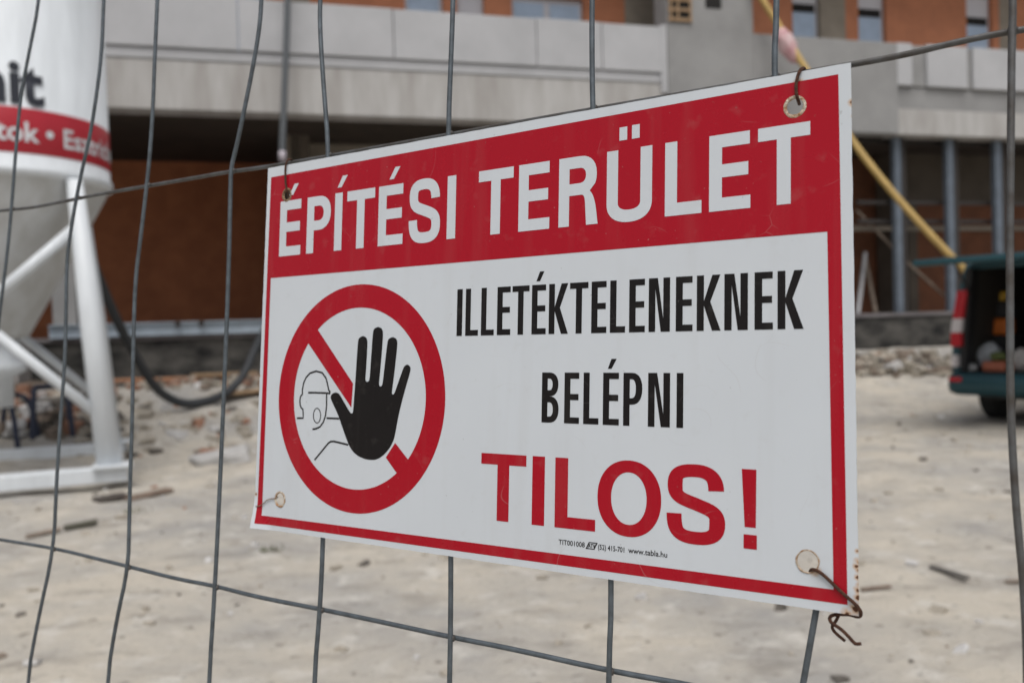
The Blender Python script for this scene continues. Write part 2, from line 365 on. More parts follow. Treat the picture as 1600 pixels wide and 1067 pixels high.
for px in (1406, 1488, 1563, 1650):
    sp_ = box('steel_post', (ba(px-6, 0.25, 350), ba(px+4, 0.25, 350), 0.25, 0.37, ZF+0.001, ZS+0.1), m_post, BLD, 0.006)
    box('post_shadow', (ba(px+4.5, 0.30, 350), ba(px+11, 0.30, 350), 0.30, 0.42, ZF+0.001, ZS+0.1), m_slabdark, sp_)  # dark strip painting the shadow along one side of the post
z_ = bp(1450, 357, YB-0.05)[1]; box('pale_strip', (ba(1300, YB-.05), ba(1800, YB-.05), YB-0.06, YB-0.012, z_-0.05, z_+0.05), m_plaster, BLD)
z0, z1 = bp(300, 525, 0.0)[1], bp(300, 504, 0.0)[1]
sb = box('steel_beam', (ba(76, 0.0, 510), ba(470, 0.0, 510), 0.005, 0.018, ZF+0.002, z1), m_beamblue, BLD)
box('flange', (ba(76, 0, 510), ba(470, 0, 510), -0.06, 0.10, z1+0.001, z1+0.016), m_beamblue, sb)
for px in (278, 315): box('bracket', (ba(px-4, -0.02, 505), ba(px+4, -0.02, 505), -0.075, -0.062, z1-0.06, z1+0.03), m_slabdark, sb)
box('roof_slab', (A0, A1, -0.05, 9.0, 9.002, 9.3), m_conc, BLD)
box('back_facade', (A0, A1, 9.002, 9.2, 0.2, 9.3), m_conc, BLD)
for nm, q0, q1 in (('side_wall', A0-0.2, A0-0.002), ('side_wall', A1+0.002, A1+0.2)): box(nm, (q0, q1, 0.0, 9.2, 0.2, 9.3), m_conc, BLD)
def bw(a_, y_, z_): return BO + E1*a_ + E2*y_ + Vector((0, 0, z_))     # building-local -> world

# boards leaning inside the doorway, a thin brace, the hanging cable, the yellow hose and the bundle tied to it
lb = []
for k, (p0, p1) in enumerate((((1340, 488), (1352, 395)), ((1368, 488), (1352, 405)))):
    a0, z0 = bp(*p0, 0.9); a1, z1 = bp(*p1, 1.4)
    o = tube('leaning_board', [bw(a0, 0.9, ZF+0.01), bw(a1, 1.4, z1)], 0.045, m_par if k == 0 else m_greywood, None, 4, False)
    tag(o, ('pale' if k == 0 else 'greyish brown')+' board leaning in the dark doorway beside the steel posts', 'board')
a0, z0 = bp(1338, 328, 0.62); a1, z1 = bp(1484, 472, 0.45)
o = tube('timber_brace', [bw(a0, 0.62, z0), bw((a0+a1)/2, 0.6, (z0+z1)/2), bw(a1, 0.58, ZF+0.3)], 0.03, m_greywood, None, 4, False); tag(o, 'thin brown timber brace running diagonally behind the steel posts', 'brace')
pts = []
for px, py in ((452, -60), (449.5, 0), (447, 80), (444, 160), (441.5, 215), (441, 240)):
    a_, z_ = bp(px, py, -0.25); pts.append(bw(a_, -0.25, z_))
pts[0] = bw(bp(452, -60, -0.25)[0], 1.45, 8.2); pts.insert(1, bw(bp(452, -60, -0.25)[0], -0.18, 7.9))
hc_ = empty('hanging_cable', pts[-1]); tag(hc_, 'dark grey cable hanging down over the balcony parapet', 'cable')
tube('cable', [p-pts[-1] for p in chaikin(pts, 1)], 0.05, mat('cable_grey', (0.10, 0.11, 0.12), 0.6), hc_)
tube('plug', [Vector((0, 0, 0.03)), Vector((0, 0, -0.12))], 0.055, mat('pale_plug', (0.42, 0.38, 0.42), 0.5), hc_)
m_yel = mat('yellow_hose', (0.50, 0.335, 0.11), 0.6, 0, var=0.2, scale=4)
hp = []
for px, py, yl in ((1168, -40, -0.10), (1192, 2, -0.25), (1224, 52, -0.45), (1256, 104, -0.75), (1292, 160, -1.1), (1336, 228, -1.5), (1385, 290, -1.9), (1430, 342, -2.2), (1482, 397, -2.5), (1530, 445, -2.7)):
    a_, z_ = bp(px, py, yl); hp.append(bw(a_, yl, z_))
hp.insert(0, bw(bp(1165, -40, -0.1)[0], 1.45, 8.3))
hp += [bw(ba(1560, -2.8, 470), -2.8, 0.9), bw(ba(1590, -2.8, 470), -2.9, gz(*bw(ba(1590, -2.8, 470), -2.9, 0).xy)+0.06)]
o = tube('yellow_hose', chaikin(hp, 2), 0.056, m_yel, None, 10); tag(o, 'yellow hose running diagonally from the upper storey down behind the van', 'hose')
c0 = bw(bp(1227, 66, -0.55)[0], -0.55, bp(1227, 66, -0.55)[1])
bm = bmesh.new(); bmesh.ops.create_icosphere(bm, subdivisions=3, radius=1)
for v in bm.verts:
    n_ = noise.noise(v.co*2.2)*0.28
    v.co = Vector((v.co.x*0.15*(1+n_), v.co.y*0.13*(1+n_), v.co.z*0.33*(1+n_)*(1-0.25*v.co.z)))
    v.co = Matrix.Rotation(math.radians(-28), 3, 'Y') @ v.co
bun = obj('tied_bundle', bm, mat('pink_white_cloth', (0.66, 0.52, 0.52), 0.8, 0, col2=(0.52, 0.26, 0.28), scale=5), None, True); bun.location = c0
tag(bun, 'pink and white cloth bundle tied to the yellow hose', 'bundle')

# ------------------------------------------------------------------ silo
SP = Vector((-4.83, 8.6, 0)); SZ = 0.06
SILO = empty('mortar_silo', (SP.x, SP.y, SZ), math.radians(23)); tag(SILO, 'white dry mortar silo with a red band standing on splayed white legs', 'silo')
m_sw = mat('silo_white_paint', (0.68, 0.715, 0.745), 0.45, 0, var=0.16, scale=2.2, stretch=(3, 3, 0.5), bump=0.06, bscale=5)
m_sg = mat('silo_cone_grey', (0.54, 0.555, 0.56), 0.55, 0, col2=(0.42, 0.42, 0.405), scale=2.0, stretch=(2.5, 2.5, 0.8), bump=0.1, bscale=6)
m_sr = mat('silo_red_paint', (0.42, 0.016, 0.03), 0.4, 0, var=0.1, scale=3)
m_st = mat('silo_dark_letters', (0.025, 0.028, 0.04), 0.5)
RS = 1.05
lathe('body', [(0.0, 6.6), (0.6, 6.55), (RS-0.05, 6.2), (RS, 6.1), (RS, 2.72), (RS+0.02, 2.72), (RS+0.02, 2.66), (RS-0.02, 2.64)], m_sw, SILO, 72)
lathe('red_band', [(RS+0.001, 3.21), (RS+0.004, 3.205), (RS+0.004, 2.83), (RS+0.001, 2.825)], m_sr, SILO, 72)
lathe('cone', [(RS-0.02, 2.65), (RS-0.05, 2.58), (0.31, 1.30), (0.28, 1.26), (0.0, 1.26)], m_sg, SILO, 64)
lathe('outlet', [(0.0, 1.258), (0.22, 1.255), (0.22, 1.05), (0.26, 1.04), (0.26, 0.95), (0.15, 0.9), (0.15, 0.62), (0.0, 0.62)], m_sw, SILO, 32)
HB = 0.985
for sx in (-1, 1):
    for sy in (-1, 1):
        top = Vector((sx*0.76, sy*0.76, 2.64)); bot = Vector((sx*HB*0.97, sy*HB*0.97, 0.115)); d = (top-bot)
        bm = bmesh.new(); tube_mesh(bm, [bot, bot+d*0.5, top], [0.105, 0.10, 0.07], 12); obj('leg', bm, m_sw, SILO, True)
        box('foot_plate', (sx*HB-0.16, sx*HB+0.16, sy*HB-0.16, sy*HB+0.16, 0.114, 0.132), m_sw, SILO)
for sy in (-1, 1): box('skid_beam', (-HB-0.20, HB+0.12, sy*HB-0.09, sy*HB+0.09, -0.02, 0.112), m_sw, SILO, 0.012)
for sx in (-1, 1): box('cross_beam', (sx*HB-0.08, sx*HB+0.08, -HB+0.092, HB-0.092, 0.0, 0.105), m_sw, SILO, 0.012)
def legpt(sx, sy, z): f_ = (z-0.18)/2.46; return Vector((sx*(HB*0.97*(1-f_)+0.76*f_), sy*(HB*0.97*(1-f_)+0.76*f_), z))
for sy in (-1, 1):
    for sx in (-1, 1):
        tube('brace', [legpt(sx, sy, 0.52), Vector((0, sy*0.98, 1.42))], 0.045, m_sw, SILO, 8)
        tube('brace', [legpt(sx, sy, 2.25), Vector((0, sy*0.96, 1.50))], 0.05, m_sw, SILO, 8)
tube('brace', [legpt(1, -1, 0.55)+Vector((-.02, .12, 0)), Vector((0.9, 0.0, 1.35)), legpt(1, 1, 0.6)], 0.035, m_sg, SILO, 8)
def text_mesh(body, bold=0.0, space=1.0):
    cu = bpy.data.curves.new('t', 'FONT'); cu.body = body; cu.size = 1; cu.offset = bold; cu.space_character = space; cu.resolution_u = 3
    o = bpy.data.objects.new('t', cu); COL.objects.link(o); bpy.context.view_layer.update()
    me = bpy.data.meshes.new_from_object(o.evaluated_get(bpy.context.evaluated_depsgraph_get())); bpy.data.objects.remove(o)
    return me
def silo_text(name, body, px, py, height, m, anchor_char, bold):
    """wrap text round the drum; the start of anchor_char sits on the drum under photo point (px,py) = baseline"""
    d = wray(px, py); o = CAM - Vector((SP.x, SP.y, 0)); A = d.x**2+d.y**2; B = 2*(o.x*d.x+o.y*d.y); C_ = o.x**2+o.y**2-(RS+0.006)**2
    tt = (-B-math.sqrt(max(0, B*B-4*A*C_)))/(2*A); p = o+d*tt
    th0 = math.atan2(p.y, p.x) - math.radians(23); z0 = p.z-SZ
    w0 = 0
    if anchor_char: m0 = text_mesh(body[:body.index(anchor_char)]+'.', bold); w0 = max(v.co.x for v in m0.vertices)
    me = text_mesh(body, bold); capm = text_mesh('E', bold); cap = max(v.co.y for v in capm.vertices); s = height/cap
    bm = bmesh.new(); bm.from_mesh(me)
    x1 = max(v.co.x for v in bm.verts); k = 0.0
    while k < x1: bmesh.ops.bisect_plane(bm, geom=bm.verts[:]+bm.edges[:]+bm.faces[:], plane_co=(k, 0, 0), plane_no=(1, 0, 0)); k += 0.04/s
    for v in bm.verts:
        th = th0 + (v.co.x-w0)*s/RS
        v.co = Vector(((RS+0.009)*math.cos(th), (RS+0.009)*math.sin(th), z0+v.co.y*s))
    return obj(name, bm, m, SILO)
silo_text('lettering', 'Baumit', 33, 160, 0.36, m_st, 'i', 0.03)
silo_text('band_lettering', 'vakolatok \u2022', 79, 226, 0.165, m_sw, '\u2022', 0.02)
silo_text('band_lettering', 'Esztrichek', 98, 231, 0.165, m_sw, None, 0.02)

# ------------------------------------------------------------------ black hose from silo to building
hp = []
for px, py, dp in ((118, 345, 9.5), (138, 395, 9.8), (151, 428, 10.0), (180, 496, 10.4), (203, 540, 10.7), (234, 595, 11.0), (254, 617, 11.2), (288, 633, 11.4), (324, 631, 11.6), (355, 615, 11.9), (382, 586, 12.2), (398, 545, 12.6), (420, 505, 13.2), (440, 492, 14.2)):
    d = wray(px, py); p = CAM + d*(dp/d.y); p.z = max(p.z, gz(p.x, p.y)+0.05); hp.append(p)
o = tube('black_hose', chaikin(hp, 2), 0.055, mat('black_rubber', (0.03, 0.033, 0.037), 0.55), None, 10); tag(o, 'black rubber hose sagging from the silo towards the building', 'hose')

# ------------------------------------------------------------------ van with its tailgate open
VAZ = math.radians(51)
VO = Vector((5.67, 10.0, 0)); VO.z = gz(VO.x, VO.y)+0.0
VAN = empty('delivery_van', VO, -VAZ); tag(VAN, 'dark teal van standing with its tailgate raised and cargo inside', 'van')
m_teal = mat('teal_car_paint', (0.013, 0.062, 0.078), 0.35, 0.1, var=0.15, scale=3)
m_vdark = mat('van_dark_trim', (0.014, 0.014, 0.015), 0.6)
m_lamp = mat('red_tail_lamp', (0.45, 0.012, 0.02), 0.2); m_lampw = mat('clear_tail_lamp', (0.6, 0.56, 0.56), 0.2)
m_tyre = mat('tyre_rubber', (0.018, 0.018, 0.018), 0.85); m_rim = mat('wheel_rim', (0.30, 0.31, 0.32), 0.4, 0.7); m_glass = mat('van_glass', (0.03, 0.04, 0.045), 0.1)
prof = [(0.02, 0.38), (0.0, 0.75), (0.03, 1.2), (0.10, 1.72), (0.16, 1.84), (0.4, 1.90), (2.4, 1.90), (2.75, 1.82), (3.45, 1.20), (4.20, 1.02), (4.38, 0.80), (4.40, 0.40)]
def side_panel(sx):
    bm = bmesh.new(); A_, B_ = [], []
    for y, z in prof:
        ins = 0.0 if z < 1.15 else (z-1.15)*0.16
        A_.append(bm.verts.new((sx*(0.90-ins), y, z))); B_.append(bm.verts.new((sx*(0.84-ins), y, z)))
    bm.faces.new(A_); bm.faces.new(B_[::-1]); n = len(A_)
    for k in range(n): bm.faces.new((A_[k], A_[(k+1) % n], B_[(k+1) % n], B_[k]))
    return obj('side_panel', bm, m_teal, VAN)
sps = [side_panel(-1), side_panel(1)]
for sx, sp in zip((-1, 1), sps):
    bm = bmesh.new(); addbox(bm, sx*0.86-0.012, sx*0.86+0.012, 1.9, 2.75, 1.22, 1.70); obj('side_window', bm, m_glass, sp)
bm = bmesh.new()
pr = [(y, z) for y, z in prof[4:]]; A_, B_ = [], []
for y, z in pr:
    ins = 0.0 if z < 1.15 else (z-1.15)*0.16
    A_.append(bm.verts.new((-(0.838-ins), y, z-0.003))); B_.append(bm.verts.new((0.838-ins, y, z-0.003)))
for k in range(len(pr)-1): bm.faces.new((A_[k], A_[k+1], B_[k+1], B_[k]))
obj('roof', bm, m_teal, VAN)
box('cargo_floor', (-0.83, 0.83, 0.03, 2.6, 0.56, 0.60), m_vdark, VAN)
for sx in (-1, 1):
    bm = bmesh.new(); addbox(bm, sx*0.82-0.01, sx*0.82+0.01, 0.06, 2.5, 0.602, 1.80)
    for v in bm.verts: v.co.x -= sx*max(0, v.co.z-1.1)*0.165
    obj('side_lining', bm, mat('van_lining', (0.03, 0.026, 0.022), 0.8), VAN)
    bm = bmesh.new(); addbox(bm, sx*0.87-0.02, sx*0.87+0.045, -0.05, 0.10, 0.66, 0.80, bev=0.01); obj('fog_light', bm, m_lampw, VAN)
box('bulkhead', (-0.70, 0.70, 2.55, 2.6, 0.602, 1.86), m_vdark, VAN)
for sx in (-1, 1):
    box('wheel_arch', (sx*0.62-0.2, sx*0.62+0.2, 0.48, 1.2, 0.602, 0.80), m_vdark, VAN, 0.04)
    bm = bmesh.new(); addbox(bm, sx*0.80-0.045, sx*0.80+0.03, 0.04, 0.22, 0.62, 1.78)
    for v in bm.verts: v.co.x -= sx*max(0, v.co.z-1.15)*0.16
    obj('pillar', bm, m_vdark, VAN)
    bm = bmesh.new(); tl = []
    for z0_, z1_, mi in ((1.30, 1.62, 0), (1.14, 1.297, 1), (0.98, 1.137, 0)):
        addbox(bm, sx*0.845-0.05, sx*0.845+0.062, -0.035, 0.16, z0_-0.08, z1_-0.08, mi)
    for v in bm.verts: v.co.x -= sx*max(0, v.co.z-1.1)*0.16; v.co.y += max(0, v.co.z-0.9)*0.06
    obj('tail_light', bm, [m_lamp, m_lampw], VAN)
    for yy in (0.86, 3.6):
        bm = bmesh.new(); tube_mesh(bm, [(sx*0.66, yy, 0.32), (sx*0.69, yy, 0.32), (sx*0.84, yy, 0.32), (sx*0.87, yy, 0.32)], [0.28, 0.32, 0.32, 0.28], 28)
        wh = obj('wheel', bm, m_tyre, VAN)
        tube('rim', [(sx*0.866, yy, 0.32), (sx*0.885, yy, 0.32)], [0.20, 0.19], m_rim, wh, 20)
box('underbody', (-0.6, 0.6, 0.1, 4.2, 0.30, 0.55), m_vdark, VAN)
bm = bmesh.new(); addbox(bm, -0.93, 0.93, -0.12, 0.14, 0.34, 0.60, bev=0.09); obj('rear_bumper', bm, m_teal, VAN, True)
box('bumper_reflector', (-0.88, -0.74, -0.124, -0.118, 0.50, 0.55), m_lamp, VAN); box('bumper_reflector', (0.74, 0.88, -0.124, -0.118, 0.50, 0.55), m_lamp, VAN)
box('header', (-0.72, 0.72, 0.12, 0.24, 1.78, 1.885), m_teal, VAN, 0.02)
bm = bmesh.new(); addbox(bm, -0.74, 0.74, -1.20, 0.12, -0.04, 0.03, bev=0.025)
tg = obj('tailgate', bm, m_teal, VAN); tg.location = (0, 0, 1.90); tg.rotation_euler = (math.radians(3.5), 0, 0)
box('tailgate_window', (-0.58, 0.58, -0.85, -0.25, 0.031, 0.036), m_glass, tg)
for sx in (-1, 1): tube('gas_strut', [(sx*0.70, 0.10, 1.45), (sx*0.70, -0.35, 1.87)], 0.012, m_vdark, VAN)
# cargo
def vanpt(x, y, z): return VO + Matrix.Rotation(-VAZ, 3, 'Z') @ Vector((x, y, z))
def cargo(name, dims, m, loc, rz, label, cat, bev=0.03):
    bm = bmesh.new(); addbox(bm, -dims[0]/2, dims[0]/2, -dims[1]/2, dims[1]/2, 0, dims[2], bev=bev)
    o = obj(name, bm, m); o.location = vanpt(*loc); o.rotation_euler = (0, 0, -VAZ+rz); return tag(o, label, cat)
def vx(px, py, yl):                                  # photo point -> van-local x on the plane y = yl
    d = Matrix.Rotation(VAZ, 3, 'Z') @ wray(px, py); o_ = Matrix.Rotation(VAZ, 3, 'Z') @ (CAM-VO); return (o_ + d*((yl-o_.y)/d.y)).x
xo = vx(1560, 520, 1.0)
cargo('tool_chest', (0.5, 0.4, 0.40), mat('chest_dark', (0.03, 0.03, 0.03), 0.6), (xo, 1.0, 0.601), 0.0, 'dark tool chest inside the open van under an orange case', 'chest')
cargo('orange_case', (0.34, 0.34, 0.2), mat('orange_plastic', (0.62, 0.15, 0.012), 0.5), (xo, 0.95, 1.003), 0.1, 'orange plastic case on the dark chest inside the van', 'case')
cargo('dark_case', (0.32, 0.3, 0.2), mat('case_dark', (0.025, 0.025, 0.028), 0.6), (xo+0.04, 0.98, 1.206), 0.1, 'dark case between the orange case and the small yellow box', 'case')
cargo('yellow_box', (0.18, 0.2, 0.12), mat('yellow_plastic', (0.62, 0.36, 0.02), 0.5), (xo+0.06, 0.98, 1.409), 0.3, 'small yellow box on top of the cases in the van', 'box')
cargo('red_crate', (0.26, 0.3, 0.12), mat('brick_red_plastic', (0.36, 0.11, 0.06), 0.6), (vx(1562, 590, .26), 0.26, 0.601), -0.1, 'brick red crate at the edge of the open van floor', 'crate')
def sack(name, r3, m, loc, label, cat):
    bm = bmesh.new(); bmesh.ops.create_icosphere(bm, subdivisions=3, radius=1)
    for v in bm.verts:
        n_ = 1+0.3*noise.noise(v.co*1.9+Vector(loc)); v.co = Vector((v.co.x*r3[0]*n_, v.co.y*r3[1]*n_, r3[2]+max(-1, v.co.z*1.1)*r3[2]*(n_ if v.co.z > 0 else 1)))
    o = obj(name, bm, m, None, True); o.location = vanpt(*loc); return tag(o, label, cat)
sack('white_sack', (0.13, 0.14, 0.15), mat('white_sack', (0.55, 0.57, 0.60), 0.8, 0, var=0.3, scale=9), (vx(1546, 580, .5), 0.5, 0.602), 'crumpled white sack inside the van beside the red crate', 'sack')
sack('green_bag', (0.09, 0.09, 0.05), mat('green_bag', (0.13, 0.16, 0.05), 0.8, 0, var=0.3, scale=9), (vx(1561, 575, .27), 0.27, 0.722), 'small green bag lying on the red crate in the van', 'bag')
sack('grey_bag', (0.06, 0.07, 0.04), mat('grey_bag', (0.42, 0.42, 0.42), 0.8, 0, var=0.3, scale=9), (vx(1519, 592, .17), 0.17, 0.602), 'small grey bag by the rear pillar inside the van', 'bag')
sack('pale_bag', (0.12, 0.13, 0.12), mat('pale_bag', (0.50, 0.47, 0.45), 0.8, 0, var=0.3, scale=9), (vx(1597, 585, .4), 0.4, 0.602), 'pale cloth bag on the van floor across the red crate from the white sack', 'bag')

# ------------------------------------------------------------------ rubble, boards, trestle, blocks
def chunk(bm, c, s, mi):
    R_ = Matrix.Rotation(random.uniform(0, 6.28), 3, 'Z') @ Matrix.Rotation(random.uniform(-.6, .6), 3, 'X')
    r_ = bmesh.ops.create_cube(bm, size=1); sc = Vector((s*random.uniform(.6, 1.5), s*random.uniform(.5, 1.1), s*random.uniform(.3, .8)))
    for v in r_['verts']:
        q = Vector((v.co.x*sc.x, v.co.y*sc.y, v.co.z*sc.z)) * random.uniform(.75, 1.1); v.co = c + R_ @ q
    for f in {f for v in r_['verts'] for f in v.link_faces}: f.material_index = mi
m_rub = [mat('rubble_pale', (0.40, 0.36, 0.30), 0.95, 0, var=0.25, scale=12), mat('rubble_brick', (0.33, 0.175, 0.115), 0.95, 0, var=0.3, scale=10), mat('rubble_dark', (0.13, 0.115, 0.10), 0.95, 0, var=0.3, scale=10), m_greywood, mat('rubble_white', (0.52, 0.51, 0.50), 0.9)]
def heap(label, pxs, pys, n, smin, smax, weights, hump=0.0):
    bm = bmesh.new()
    for k in range(n):
        px = random.uniform(*pxs); py = random.triangular(pys[0], pys[1], pys[0]*0.5+pys[1]*0.5); p = ground_at(px, py); s = random.uniform(smin, smax)
        f_ = 1-abs((px-pxs[0])/(pxs[1]-pxs[0])*2-1); p.z += random.random()*hump*f_*0.9 + s*0.12
        chunk(bm, p, s, random.choices(range(5), weights)[0])
    o = obj('rubble_heap', bm, m_rub); tag(o, label, 'rubble', kind='stuff'); return o
heap('low heap of pale rubble and broken boards between building and van', (1335, 1500), (556, 592), 260, 0.05, 0.20, (8, .5, 2.5, 4, .7), 0.20)
heap('ridge of broken orange brick along the foundation wall', (150, 640), (588, 612), 260, 0.04, 0.14, (6, 3.5, 1.5, 2, .6), 0.05)
heap('mixed rubble and brick scraps lying behind the silo legs', (-80, 170), (592, 695), 300, 0.06, 0.26, (4, 3, 5, 3, 1), 0.12)
heap('loose stones and mortar lumps scattered on the dusty ground', (190, 700), (612, 730), 220, 0.03, 0.15, (6, .8, 1.5, 1, 2))
bm = bmesh.new()
for k in range(1600):
    x, y = random.uniform(-7, 9), random.uniform(1.5, 12.5); s = random.choice((0.01, 0.012, 0.015, 0.02, 0.02, 0.03, 0.045, 0.06))
    chunk(bm, Vector((x, y, gz(x, y)+s*0.1)), s, random.choices(range(5), (6, .6, 1.5, .4, 2))[0])
tag(obj('gravel', bm, m_rub), 'small loose stones strewn over the site ground', 'gravel', kind='stuff')
def board(p0, p1, w_, th, m, label, z=0.0, name='loose_board'):
    A, B = ground_at(*p0), ground_at(*p1); A.z = gz(A.x, A.y)+z; B.z = gz(B.x, B.y)+z
    d = B-A; Ln = d.length; X = d.normalized(); Y = Vector((0, 0, 1)).cross(X).normalized(); Z = X.cross(Y)
    bm = bmesh.new(); addbox(bm, 0, Ln, -w_/2, w_/2, 0, th, bev=th*0.2)
    for v in bm.verts: v.co.z += 0.012*math.sin(v.co.x*5)
    o = obj(name, bm, m); o.matrix_world = Matrix.Translation(A+Vector((0, 0, 0.004))) @ Matrix((X, Y, Z)).transposed().to_4x4(); return tag(o, label, 'board')
m_brw = mat('brown_board', (0.20, 0.145, 0.11), 0.9, 0, var=0.4, scale=9)
board((150, 785), (196, 779), 0.16, 0.03, mat('dark_board', (0.07, 0.058, 0.05), 0.9), 'short dark board lying end to end with a brown board')
board((200, 783), (266, 770), 0.12, 0.028, m_brw, 'brown board lying on the ground in front of the silo skid')
board((100, 829), (152, 821), 0.06, 0.03, mat('dark_stick', (0.085, 0.08, 0.06), 0.9), 'thin dark stick lying on bare ground in front of the boards')
board((40, 842), (96, 832), 0.05, 0.02, m_greywood, 'thin brownish lath next to the dark stick')
board((1455, 889), (1512, 911), 0.03, 0.018, mat('grey_stick', (0.13, 0.12, 0.11), 0.9), 'short grey stick lying slantwise on the bare sandy ground')
board((1345, 924), (1392, 922), 0.022, 0.012, m_brw, 'small brown lath lying level on the sandy ground')
board((1570, 912), (1640, 913), 0.022, 0.012, m_greywood, 'small weathered lath beside the bent fence wire')
board((345, 625), (470, 612), 0.25, 0.04, m_wood, 'light timber board lying near the black hose', 0.05)
board((176, 603), (330, 598), 0.16, 0.05, mat('orange_plank', (0.40, 0.20, 0.11), 0.9, 0, var=0.3, scale=5), 'long reddish plank lying along the foundation wall behind the hose', 0.04)
board((300, 596), (402, 590), 0.16, 0.05, m_wood, 'pale timber plank against the foundation wall above the hose', 0.05)
# broken plaster slab
p = ground_at(348, 722); bm = bmesh.new(); addbox(bm, -0.28, 0.28, -0.16, 0.16, 0, 0.13, bev=0.03)
bmesh.ops.subdivide_edges(bm, edges=bm.edges[:], cuts=1)
for v in bm.verts: v.co += Vector((noise.noise(v.co*6), noise.noise(v.co*6+Vector((3, 0, 0))), 0.6*noise.noise(v.co*5+Vector((0, 7, 0)))))*0.06
o = obj('concrete_lump', bm, mat('pale_mortar', (0.43, 0.42, 0.41), 0.95, 0, var=0.2, scale=8, bump=0.4)); o.location = (p.x, p.y, gz(p.x, p.y)-0.02); o.rotation_euler = (0.05, -0.12, 0.5)
tag(o, 'pale lump of broken concrete lying on the ground between silo and sign', 'concrete lump')
# dark blue trestle
for k, (px, py, lab) in enumerate(((58, 684, 'dark blue steel trestle standing by the brick scraps'), (2, 700, 'dark blue steel trestle half hidden by the silo skid'))):
    p = ground_at(px, py); p.z = gz(p.x, p.y); T = empty('steel_trestle', p, 0.5+k); tag(T, lab, 'trestle')
    m_bl = mat('dark_blue_paint', (0.018, 0.024, 0.05), 0.5)
    tube('frame_tube', chaikin([(-0.05, -0.22, 0), (-0.02, -0.15, 0.5), (0, 0, 0.56), (-0.02, 0.15, 0.5), (-0.05, 0.22, 0)], 2), 0.03, m_bl, T)
    tube('frame_tube', chaikin([(0.35, -0.22, 0), (0.32, -0.15, 0.5), (0.3, 0, 0.56), (0.32, 0.15, 0.5), (0.35, 0.22, 0)], 2), 0.03, m_bl, T)
    tube('top_bar', [(0.0, 0, 0.56), (0.3, 0, 0.56)], 0.03, m_bl, T)
# stack of grey blocks on a pallet
p = ground_at(30, 610); p = Vector((-6.9, 12.0, 0)); p.z = gz(p.x, p.y)
PL = empty('pallet', p, BAZ); tag(PL, 'timber pallet carrying grey building blocks behind the silo', 'pallet')
for k in range(5): box('deck_board', (-0.55, 0.55, -0.4+k*0.18, -0.4+k*0.18+0.1, 0.10, 0.125), m_greywood, PL)
for k in range(3): box('bearer', (-0.5+k*0.45, -0.4+k*0.45, -0.4, 0.42, 0.0, 0.099), m_greywood, PL)
bmb = bmesh.new(); addbox(bmb, -0.245, 0.245, -0.115, 0.115, 0, 0.235, bev=0.008); mb = bpy.data.meshes.new('block'); bmb.to_mesh(mb); bmb.free(); mb.materials.append(m_block)
for lz in range(4):
    for i in range(2):
        for j in range(3):
            o = bpy.data.objects.new('building_block', mb); COL.objects.link(o)
            o.location = p + Matrix.Rotation(BAZ, 3, 'Z') @ Vector((-0.25+i*0.5, -0.26+j*0.25, 0.127+lz*0.24)); o.rotation_euler = (0, 0, BAZ+random.uniform(-.02, .02))
            tag(o, 'grey building block in the stack on the pallet', 'block', 'grey blocks stacked on the pallet')
# grass tufts
m_grass = mat('dry_grass', (0.10, 0.115, 0.055), 0.8, 0, col2=(0.15, 0.13, 0.075), scale=20)
for px, py, n, lab in ((418, 862, 40, 'small tuft of dull green grass below the corner of the sign'), (210, 800, 25, 'sparse weed tuft growing beside the brown board')):
    p = ground_at(px, py); bm = bmesh.new()
    for k in range(n):
        x, y = random.gauss(0, .05), random.gauss(0, .035); h = random.uniform(.015, .045); an = random.uniform(0, 6.28); dx, dy = math.cos(an)*.006, math.sin(an)*.006; lx, ly = random.gauss(0, .02), random.gauss(0, .02)
        z_ = gz(p.x+x, p.y+y)
        bm.faces.new([bm.verts.new((p.x+x-dx, p.y+y-dy, z_)), bm.verts.new((p.x+x+dx, p.y+y+dy, z_)), bm.verts.new((p.x+x+lx, p.y+y+ly, z_+h))])
    o = obj('grass_tuft', bm, m_grass); tag(o, lab, 'grass', kind='stuff')

# ------------------------------------------------------------------ sign frame of reference (local x right, y up, z to the viewer)
RS_ = Matrix(((0.824721, 0.017845, -0.565257), (0.018665, 0.998099, 0.058743), (0.565231, -0.058997, 0.82282))); TS = Vector((-0.010223, -0.000151, -0.52894))
SW = Matrix.Translation(CAM + M @ TS) @ (M @ RS_).to_4x4()
def pl(px, py, z=0.0):
    n_ = RS_.col[2]; d = camray(px, py); k = (n_.dot(TS)+z)/n_.dot(d); p = RS_.transposed() @ (d*k-TS); return Vector((p.x, p.y, z))

